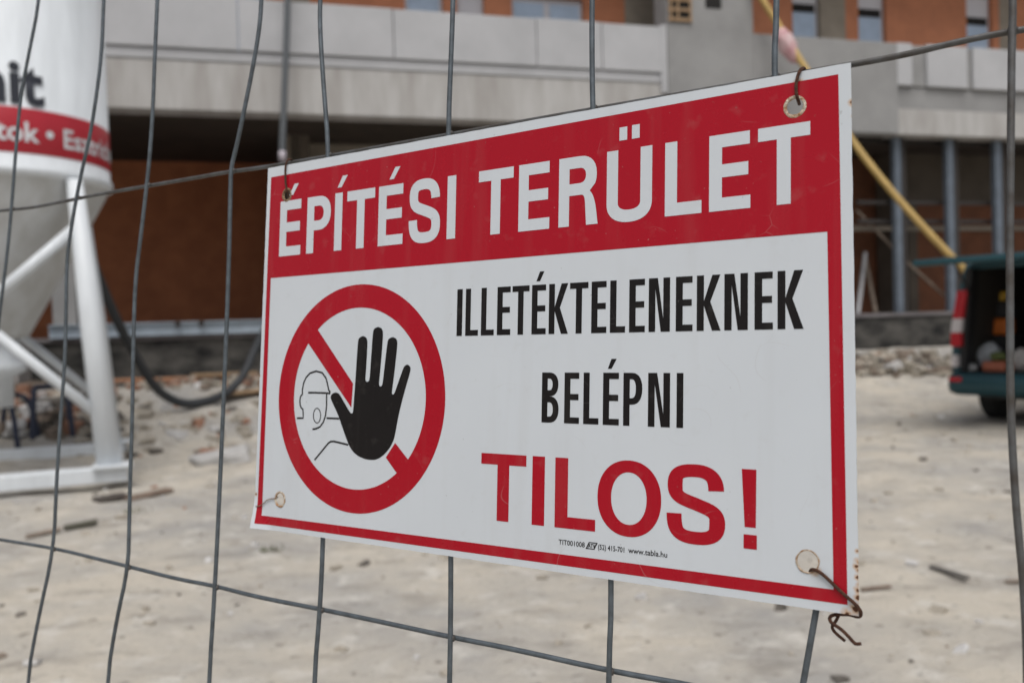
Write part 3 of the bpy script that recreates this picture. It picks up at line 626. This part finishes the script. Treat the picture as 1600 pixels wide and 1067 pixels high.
# ------------------------------------------------------------------ mesh fence
BY = -1.30
FENCE = empty('mesh_fence'); FENCE.matrix_world = SW @ Matrix.Translation((0, BY, 0)); tag(FENCE, 'grey welded wire site fence with bent wires carrying the warning sign', 'fence')
OFF = Vector((0, -BY, 0))
ZV, ZH, WR = -0.0034, -0.0068, 0.00154
TOPY, BOTY, LX, RX = 0.62, -1.24, -1.75, 1.72
VW = [[(62, 0), (47, 75), (32, 150), (24, 244), (18, 326), (11, 400), (2, 469), (-18, 640), (-34, 840)],
      [(162, 0), (159, 86), (148, 169), (139, 221), (129, 262), (119, 311), (110, 365), (104, 410), (103, 505), (101, 572), (94, 662), (88, 760), (84, 857), (60, 965), (41, 1067)],
      [(246, 0), (242, 86), (239, 169), (234, 245), (229, 292), (220, 370), (211, 440), (208, 550), (207, 640), (203, 760), (202, 820), (200, 888), (182, 968), (166, 1067)],
      [(409, 0), (405, 49), (394, 112), (381, 176), (369, 232), (361, 262), (360, 300), (358, 400), (353, 541), (344, 750), (336, 915), (326, 1067)],
      [(500, 0), (500, 50), (506, 140), (514, 240), (512, 500), (505, 842), (500, 952), (490, 1067)],
      [(708, 0), (705, 85), (700, 210), (702, 500), (705, 871), (703, 1067)],
      [(925, 0), (925, 85), (926, 170), (940, 500), (957, 907), (950, 1067)],
      [(1215, 0), (1208, 118), (1226, 300), (1262, 560), (1292, 780), (1289, 872), (1275, 955), (1255, 1067), (1236, 1170)],
      [(1583, 0), (1581, 56), (1580, 157), (1579, 240), (1578, 360), (1578, 510), (1579, 640), (1584, 740), (1590, 820), (1600, 920), (1606, 1067)]]
VL, HL = [], []
for k, pts in enumerate(VW):
    q = [pl(x, y, ZV) for x, y in pts]; x0 = sum(p.x for p in q)/len(q)
    q = [Vector((x0+0.2*(q[0].x-x0), TOPY, ZV)), Vector((q[0].x, max(q[0].y+0.06, 0.42), ZV))] + q + [Vector((q[-1].x, min(-0.5, q[-1].y-0.05), ZV)), Vector((x0, BOTY, ZV))]
    VL.append(chaikin(q, 2))
    tube('vertical_wire', [p+OFF for p in VL[-1]], WR, m_wire2 if k == 8 else m_wire, FENCE)
xx = [-0.66-0.101*i for i in range(11)] + [0.37+0.101*i for i in range(14)]
for x in xx:
    if LX+0.03 < x < RX-0.03:
        tube('vertical_wire', [Vector((x+random.gauss(0, .004), y, ZV))+OFF for y in (TOPY, 0.2, -0.2, -0.7, BOTY)], WR, m_wire, FENCE)
H1 = [(-200, 352), (0, 329), (52, 325), (119, 311), (176, 300), (230, 291), (300, 279), (361, 268), (420, 261), (640, 222), (900, 176), (1331, 101.5), (1420, 85), (1487, 68), (1555, 54), (1600, 47)]
H2 = [(-200, 808), (0, 843), (84, 856), (145, 871), (202, 885), (280, 905), (337, 915), (400, 932), (500, 951), (600, 972), (705, 995), (800, 1013), (950, 1047), (1070, 1068), (1250, 1105)]
for H_, y_ in ((H1, None), (H2, None), (None, 0.43), (None, -0.47), (None, -0.77), (None, -1.07)):
    if H_:
        q = [pl(x, y, ZH) for x, y in H_]; q = [Vector((LX, q[0].y, ZH))]+q+[Vector((min(RX, q[-1].x+0.3), q[-1].y, ZH)), Vector((RX, q[-1].y, ZH))]; q = chaikin(q, 2)
    else: q = [Vector((x, y_+random.gauss(0, .004), ZH)) for x in (LX, -1, -.4, .2, .9, RX)]
    HL.append(q)
    tube('horizontal_wire', [p+OFF for p in q], WR, m_wire2 if H_ is H1 else m_wire, FENCE)
bmw = bmesh.new(); bmesh.ops.create_icosphere(bmw, subdivisions=2, radius=1)
for v in bmw.verts: v.co = Vector((v.co.x*0.0023, v.co.y*0.0021, v.co.z*0.0024))*(1+0.15*noise.noise(v.co*2))
mw = bpy.data.meshes.new('weld'); bmw.to_mesh(mw); bmw.free(); mw.materials.append(m_wire2)
for p_ in mw.polygons: p_.use_smooth = True
for V_ in VL:                                            # weld beads where the wires cross
    for H_ in HL[:2]:
        best = min(((a_.xy-b_.xy).length, i_, j_) for i_, a_ in enumerate(V_) for j_, b_ in enumerate(H_))
        hit = None
        for i_ in range(len(V_)-1):
            for j_ in range(len(H_)-1):
                a_, b_, c_, d_ = V_[i_].xy, V_[i_+1].xy, H_[j_].xy, H_[j_+1].xy; r1, r2 = b_-a_, d_-c_; den = r1.x*r2.y-r1.y*r2.x
                if abs(den) < 1e-12: continue
                u_ = ((c_.x-a_.x)*r2.y-(c_.y-a_.y)*r2.x)/den; w_ = ((c_.x-a_.x)*r1.y-(c_.y-a_.y)*r1.x)/den
                if 0 <= u_ <= 1 and 0 <= w_ <= 1: hit = a_+r1*u_
        if hit:
            o = bpy.data.objects.new('weld', mw); COL.objects.link(o); o.parent = FENCE; o.location = Vector((hit.x, hit.y, (ZV+ZH)/2))+OFF
for x in (LX, RX): tube('frame_post', [Vector((x, -1.315, -0.012))+OFF, Vector((x, TOPY+0.01, -0.012))+OFF], 0.02, m_tube, FENCE, 16)
for y in (TOPY, BOTY): tube('frame_rail', [Vector((LX, y, -0.026))+OFF, Vector((RX, y, -0.026))+OFF], 0.017, m_tube, FENCE, 16)

# ------------------------------------------------------------------ the sign
SIGN = empty('warning_sign'); SIGN.matrix_world = SW; tag(SIGN, 'red and white metal warning sign with a raised hand symbol wired to the fence', 'sign')
BA, BN = Vector((-200.5, -101.5)), Vector((-0.766, -0.643))
def bend(v):
    d = (Vector((v.x*1000, v.y*1000))-BA).dot(BN)
    if d > 0: v.z += (0.30*d*d/(d+4))/1000
def flat(name, loops, m, z, parent=None, thick=0.0, cut=False):
    """filled outline (first loop outer, others holes or separate islands), millimetres -> metres"""
    cu = bpy.data.curves.new(name, 'CURVE'); cu.dimensions = '2D'; cu.fill_mode = 'FRONT'
    for lp in loops:
        s = cu.splines.new('POLY'); s.points.add(len(lp)-1); s.use_cyclic_u = True
        for q, p in zip(s.points, lp): q.co = (p[0]/100, p[1]/100, 0, 1)
    o = bpy.data.objects.new('t', cu); COL.objects.link(o); bpy.context.view_layer.update()
    me = bpy.data.meshes.new_from_object(o.evaluated_get(bpy.context.evaluated_depsgraph_get())); bpy.data.objects.remove(o)
    bm = bmesh.new(); bm.from_mesh(me)
    for v in bm.verts: v.co = Vector((v.co.x/10, v.co.y/10, 0))
    if cut:
        for d in (0, 2, 4, 6, 8, 11, 14):
            co = BA+BN*d; bmesh.ops.bisect_plane(bm, geom=bm.verts[:]+bm.edges[:]+bm.faces[:], plane_co=(co.x/1000, co.y/1000, 0), plane_no=(BN.x, BN.y, 0))
    bmesh.ops.recalc_face_normals(bm, faces=bm.faces[:])
    for f in bm.faces:
        if f.normal.z < 0: f.normal_flip()
    if thick:
        r_ = bmesh.ops.extrude_face_region(bm, geom=bm.faces[:], use_keep_orig=True)
        for v in [g_ for g_ in r_['geom'] if isinstance(g_, bmesh.types.BMVert)]: v.co.z -= thick
    for v in bm.verts:
        v.co.z += z; bend(v.co)
    me2 = bpy.data.meshes.new(name)
    if thick: bmesh.ops.recalc_face_normals(bm, faces=bm.faces[:])
    bm.to_mesh(me2); bm.free()
    return link(name, me2, m, parent)
def ell(cx, cy, rx, ry, n=64): return [(cx+rx*math.cos(2*math.pi*k/n), cy+ry*math.sin(2*math.pi*k/n)) for k in range(n)]
def mm(px, py): p = pl(px, py); return (p.x*1000, p.y*1000)
HOLES = [(-178.0, 104.6, 3.4, 5.0, m_eye_dark), (172.9, 108.5, 4.0, 5.5, m_eye), (178.7, -104.0, 4.9, 5.5, m_eye), (-175.2, -103.2, 4.3, 5.5, m_eye)]
holes = [ell(x, y, r, r, 40) for x, y, r, R_, m_ in HOLES]
def edge(p, q, n=60, amp=0.12):
    return [(p[0]+(q[0]-p[0])*k/n + random.gauss(0, amp), p[1]+(q[1]-p[1])*k/n + random.gauss(0, amp)) for k in range(n)]
C4 = [(-198.4, 125.9), (198.6, 124.9), (201.2, -125.2), (-200.6, -124.4)]
outl = []
for k in range(4): outl += edge(C4[k], C4[(k+1) % 4], 60, 0.07)
flat('panel', [outl]+holes, m_white, 0.0, SIGN, 0.0007, True)
RO = [(-194.8, 118.9), (193.1, 120.4), (196.4, -121.0), (-197.6, -121.1)]; RI = [(-191.7, 47.8), (187.9, 47.4), (190.3, -115.1), (-192.6, -115.4)]
flat('red_border', [RO, RI]+[ell(x, y, R_-0.3, R_-0.3, 40) for x, y, r, R_, m_ in HOLES[:2]], m_red, 0.00010, SIGN, 0, True)
for x, y, r, R_, m_ in HOLES:
    bm = bmesh.new(); n = 40; P_ = []
    for k in range(n):
        an = 2*math.pi*k/n; j = 1+0.06*noise.noise(Vector((math.cos(an)*2, math.sin(an)*2, x))); i_ = 1-0.05*abs(noise.noise(Vector((math.cos(an)*3, math.sin(an)*3, y))))
        P_.append([bm.verts.new(((x+math.cos(an)*q*s)/1000, (y+math.sin(an)*q*s)/1000, zz)) for q, s, zz in ((R_, j, 0.00012), ((r+R_)/2, 1, 0.00045), (r, i_, 0.0003), (r, i_, -0.0008))])
    for k in range(n):
        A, B = P_[k], P_[(k+1) % n]
        for q in range(3): bm.faces.new((A[q], B[q], B[q+1], A[q+1]))
    obj('eyelet', bm, m_, SIGN, True)

# glyphs ------------------------------------------------------------
def bez(p0, c0, c1, p1, n=14):
    return [tuple(((1-t)**3)*a_+3*t*(1-t)**2*b_+3*t*t*(1-t)*c_+t**3*d_ for a_, b_, c_, d_ in zip(p0, c0, c1, p1)) for t in (k/n for k in range(n))]
def stroke(path, sv, sh):
    Lf, Rg = [], []
    for i, p in enumerate(path):
        a_, b_ = path[max(i-1, 0)], path[min(i+1, len(path)-1)]; tx, ty = b_[0]-a_[0], b_[1]-a_[1]; l = math.hypot(tx, ty); nx_, ny_ = -ty/l, tx/l
        hw = 0.5/math.sqrt((nx_/sv)**2+(ny_/sh)**2)
        Lf.append((p[0]+nx_*hw, p[1]+ny_*hw)); Rg.append((p[0]-nx_*hw, p[1]-ny_*hw))
    return Lf+Rg[::-1]
def sq(cx, cy, rx, ry, a0, a1, n=14, p=2.3):      # superellipse arc
    out = []
    for k in range(n+1):
        an = math.radians(a0+(a1-a0)*k/n); c_, s_ = math.cos(an), math.sin(an)
        out.append((cx+rx*math.copysign(abs(c_)**(2/p), c_), cy+ry*math.copysign(abs(s_)**(2/p), s_)))
    return out
def bowl(w_, y0, y1, s, sh, x0, r=None):          # right-hand bowl: outer arc (bottom to top) and the counter
    r = r or min((y1-y0)/2, w_*0.55); R_ = sq(w_-r, (y0+y1)/2, r, (y1-y0)/2, -90, 90)
    ri = max(r-s, 0.3*r); inner = [(x0, y0+sh)]+sq(w_-s-ri, (y0+y1)/2, ri, (y1-y0)/2-sh, -90, 90)+[(x0, y1-sh)]
    return R_, inner
def glyph(ch, w_, h, s, sh):
    if ch == 'I': return [[(0, 0), (w_, 0), (w_, h), (0, h)]]
    if ch == 'L': return [[(0, 0), (w_, 0), (w_, sh), (s, sh), (s, h), (0, h)]]
    if ch == 'E':
        m0, m1 = h*0.52-sh*0.5, h*0.52+sh*0.5; q = w_*0.95
        return [[(0, 0), (w_, 0), (w_, sh), (s, sh), (s, m0), (q, m0), (q, m1), (s, m1), (s, h-sh), (w_*0.985, h-sh), (w_*0.985, h), (0, h)]]
    if ch == 'T': c = w_/2; return [[(c-s/2, 0), (c+s/2, 0), (c+s/2, h-sh), (w_, h-sh), (w_, h), (0, h), (0, h-sh), (c-s/2, h-sh)]]
    if ch == 'K': return [[(0, 0), (s, 0), (s, .455*h), (w_-1.18*s, 0), (w_, 0), (s+.27*w_, .52*h), (w_*.985, h), (w_*.985-1.12*s, h), (s, .535*h), (s, h), (0, h)]]
    if ch == 'N': return [[(0, 0), (s, 0), (s, .79*h), (w_-1.35*s, 0), (w_, 0), (w_, h), (w_-s, h), (w_-s, .24*h), (1.35*s, h), (0, h)]]
    if ch == 'P':
        R_, inn = bowl(w_, .40*h, h, s, sh, s); return [[(0, 0), (s, 0), (s, .40*h)]+R_+[(0, h)], inn]
    if ch == 'B':
        R1, i1 = bowl(w_, 0, .525*h, s, sh, s); R2, i2 = bowl(w_*.97, .525*h-0.0, h, s, sh, s); i2 = [(x, max(y, .525*h+sh*.45)) for x, y in i2]; i1 = [(x, min(y, .525*h-sh*.45)) for x, y in i1]
        return [[(0, 0)]+R1+R2+[(0, h)], i1, i2]
    if ch == 'R':
        R_, inn = bowl(w_*.965, .44*h, h, s, sh, s); R_ = [p for p in R_ if not (p[1] < .54*h)]
        leg = [(s, 0), (s, .44*h), (.58*w_, .44*h)]+bez((.58*w_, .44*h), (.66*w_, .44*h), (.67*w_, .38*h), (.68*w_, .30*h), 6)+[(.71*w_, 0), (1.0*w_, 0)]+bez((1.0*w_, 0), (.965*w_, .1*h), (.96*w_, .45*h), (.74*w_, .505*h), 12)
        return [[(0, 0)]+leg+R_+[(0, h)], inn]
    if ch == 'U':
        ry = .40*w_; rx = w_/2
        o_ = [(0, h)]+[(x, y) for x, y in sq(rx, ry-.02*h, rx, ry, 180, 360, 28)]+[(w_, h), (w_-s, h)]+sq(rx, ry-.02*h, rx-s, ry-sh, 360, 180, 28)+[(s, h)]
        return [o_]
    if ch == 'O': return [sq(w_/2, h/2, w_/2, h*.52, 0, 359, 60, 2.15), sq(w_/2, h/2, w_/2-s, h*.52-sh, 0, 359, 60, 2.1)]
    if ch == 'S':
        x0, x1, yt, yb = s/2, w_-s/2, h*1.02-sh/2, -.02*h+sh/2; X1 = x1-.02*w_; X0 = x0+.015*w_
        P = bez((X1, .69*h), (X1, .88*h), (.70*w_, yt), (.5*w_, yt))+bez((.5*w_, yt), (.22*w_, yt), (X0, .89*h), (X0, .735*h))+bez((X0, .735*h), (X0, .57*h), (.28*w_, .56*h), (.5*w_, .505*h))
        P += bez((.5*w_, .505*h), (.76*w_, .44*h), (x1, .42*h), (x1, .27*h))+bez((x1, .27*h), (x1, .11*h), (.76*w_, yb), (.5*w_, yb))+bez((.5*w_, yb), (.22*w_, yb), (x0, .13*h), (x0, .36*h))+[(x0, .362*h)]
        return [stroke(P, s, sh*1.02)]
    if ch == '!': return [[(.20*w_, .27*h), (.93*w_, .27*h), (.96*w_, h), (0, h)], [(.13*w_, 0), (w_, 0), (w_, .178*h), (.13*w_, .178*h)]]
def line(name, glyphs, base, cap, s, sh, m, z, slope=0.0, extra=()):
    loops = []; h = cap-base
    for ch, x0, x1 in glyphs:
        for lp in glyph(ch, x1-x0, h, s, sh): loops.append([(x0+x, base+y+slope*(x0+x)) for x, y in lp])
    for e_ in extra: loops.append([(x, y+slope*x) for x, y in e_])
    return flat(name, loops, m, z, SIGN)
def acute(x0, x1, y0, x2, x3, y1): return [(x0, y0), (x1, y0), (x3, y1), (x2, y1)]
line('header_lettering', [('E', -184, -163), ('P', -157.2, -134.8), ('I', -131.1, -124.3), ('T', -120, -95.5), ('E', -92.2, -71.5), ('S', -66.7, -41.8), ('I', -36.5, -30), ('T', -13.1, 11.6), ('E', 15.4, 36.2), ('R', 42.2, 66.9), ('U', 72.2, 98.8), ('L', 106.1, 126.1), ('E', 130.1, 151.3), ('T', 155.1, 180.2)],
     62.2, 100.4, 6.7, 6.5, m_lwhite, 0.00020, 0.0,
     [acute(-175.4, -171.7, 104, -170.6, -166.4, 111.5), acute(-129.2, -125.6, 104, -124.7, -120.2, 111.5), acute(-83.6, -79.9, 104, -78.8, -74.6, 111.5), [(79.5, 105.4), (84.1, 105.4), (84.1, 112.5), (79.5, 112.5)], [(86.9, 105.4), (91.4, 105.4), (91.4, 112.7), (86.9, 112.7)]])
line('black_lettering', [('I', -27.4, -23.4), ('L', -21, -11.7), ('L', -9.6, -0.4), ('E', 1.8, 11.1), ('T', 12.2, 23.8), ('E', 25.5, 34.9), ('K', 36.8, 49.2), ('T', 50.2, 61.7), ('E', 63.7, 72.9), ('L', 75, 84), ('E', 86.3, 95.4), ('N', 97.5, 109.4), ('E', 112.6, 121.7), ('K', 123.9, 136.4), ('N', 138.3, 150.2), ('E', 153.5, 162.5), ('K', 164.7, 177)],
     3.75, 31.4, 3.75, 3.3, m_black, 0.00012, -0.0056, [acute(28.3, 30.7, 33.4, 30.6, 33.5, 38.8)])
line('black_lettering', [('B', 33.1, 44), ('E', 47.6, 56.9), ('L', 59.5, 68.8), ('E', 71.4, 80.9), ('P', 83.4, 94.3), ('N', 97.6, 109.8), ('I', 113.4, 117)], -44.9, -17.5, 3.7, 3.3, m_black, 0.00012, -0.003, [acute(74.1, 76.3, -15.4, 76.2, 79.3, -10.2)])
line('red_lettering', [('T', -7.4, 23.6), ('I', 27.7, 35.8), ('L', 42.5, 67.6), ('O', 68.8, 105.4), ('S', 108.4, 139.2), ('!', 147.4, 154.9)], -101.2, -63.7, 8.1, 6.1, m_red, 0.00012)
def small_text(name, body, x0, x1, y0, caph, m, bold=0.0):
    me = text_mesh(body, bold); xa = min(v.co.x for v in me.vertices); xb = max(v.co.x for v in me.vertices); cap = max(v.co.y for v in text_mesh('E', bold).vertices)
    for v in me.vertices: v.co = Vector(((x0+(v.co.x-xa)/(xb-xa)*(x1-x0))/1000, (y0+v.co.y/cap*caph)/1000, 0.00012))
    return link(name, me, m, SIGN)
small_text('fine_print', 'TIT001008', 45.3, 61.5, -110.0, 2.6, m_black, 0.012)
small_text('fine_print', '(52) 415-701', 69.5, 84.9, -110.1, 2.6, m_black, 0.014)
small_text('fine_print', 'www.tabla.hu', 87.2, 108.9, -110.0, 2.75, m_black, 0.012)
flat('maker_mark', [[(62.0, -110.6), (67.3, -110.6), (69.3, -106.9), (64.0, -106.9)], [(63.0, -110.15), (66.95, -110.15), (68.35, -107.35), (64.4, -107.35)]], m_black, 0.00012, SIGN)
small_text('maker_mark_letters', 'ATV', 63.5, 67.9, -109.75, 2.0, m_black, 0.03)

# prohibition pictogram ------------------------------------------------
RCX, RCY = -107.2, -33.9
ring = flat('prohibition_ring', [ell(RCX, RCY, 72.4, 72.7, 128), ell(RCX, RCY, 57.4, 57.8, 128)], m_red, 0.00010, SIGN)
def zp(x, y): return mm(390+x/2.54, 420+y/2.54)
flat('diagonal_bar', [[zp(262, 228), zp(411, 455), zp(404, 550), zp(222, 278)]], m_red, 0.00014, SIGN)
flat('diagonal_bar', [[zp(578, 690), zp(636, 765), zp(590, 818), zp(541, 748)]], m_red, 0.00014, SIGN)
hand = [(322, 512), (323, 503), (330, 494), (343, 490), (354, 494), (361, 503), (380, 537), (400, 571), (406, 574), (411, 570), (414, 530), (420, 450), (430, 292), (434, 275), (449, 266), (464, 272), (469, 290), (464, 380), (460, 438), (462, 446), (467, 449), (473, 446), (477, 436), (483, 350), (490, 250), (496, 236), (511, 230), (525, 236), (531, 252), (524, 350), (514, 455), (515, 464), (520, 467), (525, 464), (529, 452), (547, 292), (553, 277), (569, 270), (583, 277), (588, 292), (578, 390), (565, 490), (566, 497), (570, 499), (575, 495), (590, 452), (611, 393), (617, 384), (628, 379), (638, 388), (640, 402), (620, 470), (600, 545), (588, 600), (580, 645), (573, 678), (558, 708), (538, 733), (514, 752), (492, 758), (460, 755), (430, 742), (408, 722), (392, 694), (370, 632), (350, 574), (330, 532)]
def chk(lp, k=1):
    for _ in range(k):
        o_ = []
        for A, B in zip(lp, lp[1:]+lp[:1]): o_ += [(A[0]*.8+B[0]*.2, A[1]*.8+B[1]*.2), (A[0]*.2+B[0]*.8, A[1]*.2+B[1]*.8)]
        lp = o_
    return lp
flat('hand_symbol', [chk([zp(*p) for p in hand], 2)], m_black, 0.00016, SIGN)
def ribbon(pts, w_=1.15): return stroke([zp(*p) for p in pts], w_, w_)
loops = [ribbon([(188, 592), (200, 592), (213, 592), (213, 575), (212, 557), (205, 551), (201, 540), (200, 520), (203, 505), (210, 498), (210, 480), (215, 452), (224, 432), (240, 414), (264, 406), (288, 412), (304, 434), (311, 464), (315, 482), (321, 489)]),
         ribbon([(233, 491), (260, 491), (300, 492.5), (321, 494)]), ribbon([(306, 497), (306, 540), (302, 580), (293, 608), (280, 626), (264, 634), (250, 636)]), ribbon([(306, 592), (330, 593), (356, 594)]),
         ribbon([(258, 758), (288, 722), (312, 692), (322, 685), (334, 684), (360, 690), (392, 698)]), [zp(268+16*math.cos(k/24*6.2832), 582+31*math.sin(k/24*6.2832)) for k in range(24)], [zp(268+12.5*math.cos(k/24*6.2832), 582+27.5*math.sin(k/24*6.2832)) for k in range(24)]]
flat('worker_symbol', loops, m_black, 0.00013, SIGN)

# ------------------------------------------------------------------ tie wires
def tie(parts, label):
    """parts: list of (points (px,py,z mm), radius mm, material)"""
    root = None
    for pts, r_, m_ in parts:
        q = [pl(x, y, z/1000) for x, y, z in pts]
        if root is None:
            root = empty('tie_wire'); root.matrix_world = SW @ Matrix.Translation(q[0]); o0 = q[0]; tag(root, label, 'tie wire')
        tube('wire_strand', [p-o0 for p in chaikin(q, 2)], r_/1000, m_, root, 8)
tie([([(1249, 163, -7), (1248, 160, -2), (1246.5, 155, 0.4), (1244.5, 148, 1.3), (1243.5, 134, 1.5), (1246, 120, 1.5), (1250, 110, 1.2), (1254, 107, -1.5), (1256.5, 107, -6), (1258, 112, -10), (1258, 125, -10.5)], 0.82, m_rust)], 'rusty tie wire looping over the top edge above the letter T')
tie([([(451, 309, -7), (450.5, 306, -2), (449, 299, 0.6), (446.5, 290, 1.2), (445.5, 273, 1.3), (446, 258, 1.3), (449, 250.5, 0.5), (453, 249, -2), (456, 250, -7), (456.5, 258, -10.5), (456, 270, -10.5)], 0.66, m_rust)], 'thin rusty tie wire over the top edge above the first letter E')
tie([([(1266, 893, -6), (1267, 890, -1.5), (1270, 889, 1.0), (1278, 891.5, 1.2), (1290, 900.5, 1.2), (1306, 916.5, 1.2), (1322, 931, 1.3), (1337.5, 944, 1.3), (1345, 954, 0.6), (1345.5, 961, -1.0), (1341, 964, -3.4), (1330, 960, -3.6), (1318, 959, -3.4), (1308, 959.5, -3), (1299, 961, -2.2), (1295.5, 966, -1.5), (1299, 973, -1), (1307, 977.5, -.5), (1316, 984, 0), (1326, 994, .5), (1334, 1003.5, .8), (1338, 1006, .8), (1345, 1005, 1)], 0.80, m_rust),
     ([(1312, 957, -4.5), (1309, 964, -4), (1305.5, 971, -3.2), (1300, 977, -2.6), (1301, 983, -2.2), (1307, 990, -2), (1320.5, 1001, -2)], 0.72, m_rust)], 'thick rusty tie wire crossing the lower corner with a twisted loose end')
tie([([(434, 776, -5), (432.5, 778, -1), (430, 778.5, 0.7), (422.6, 779, 0.8), (416.5, 781, 0.9), (412, 786, 0.9), (407, 789.6, 1.0), (401, 791, 0.8), (396.5, 790.5, -0.5), (397, 788, -4), (405, 785, -6.5)], 0.36, m_tie)], 'thin pale tie wire running from the lower eyelet to the bent corner')
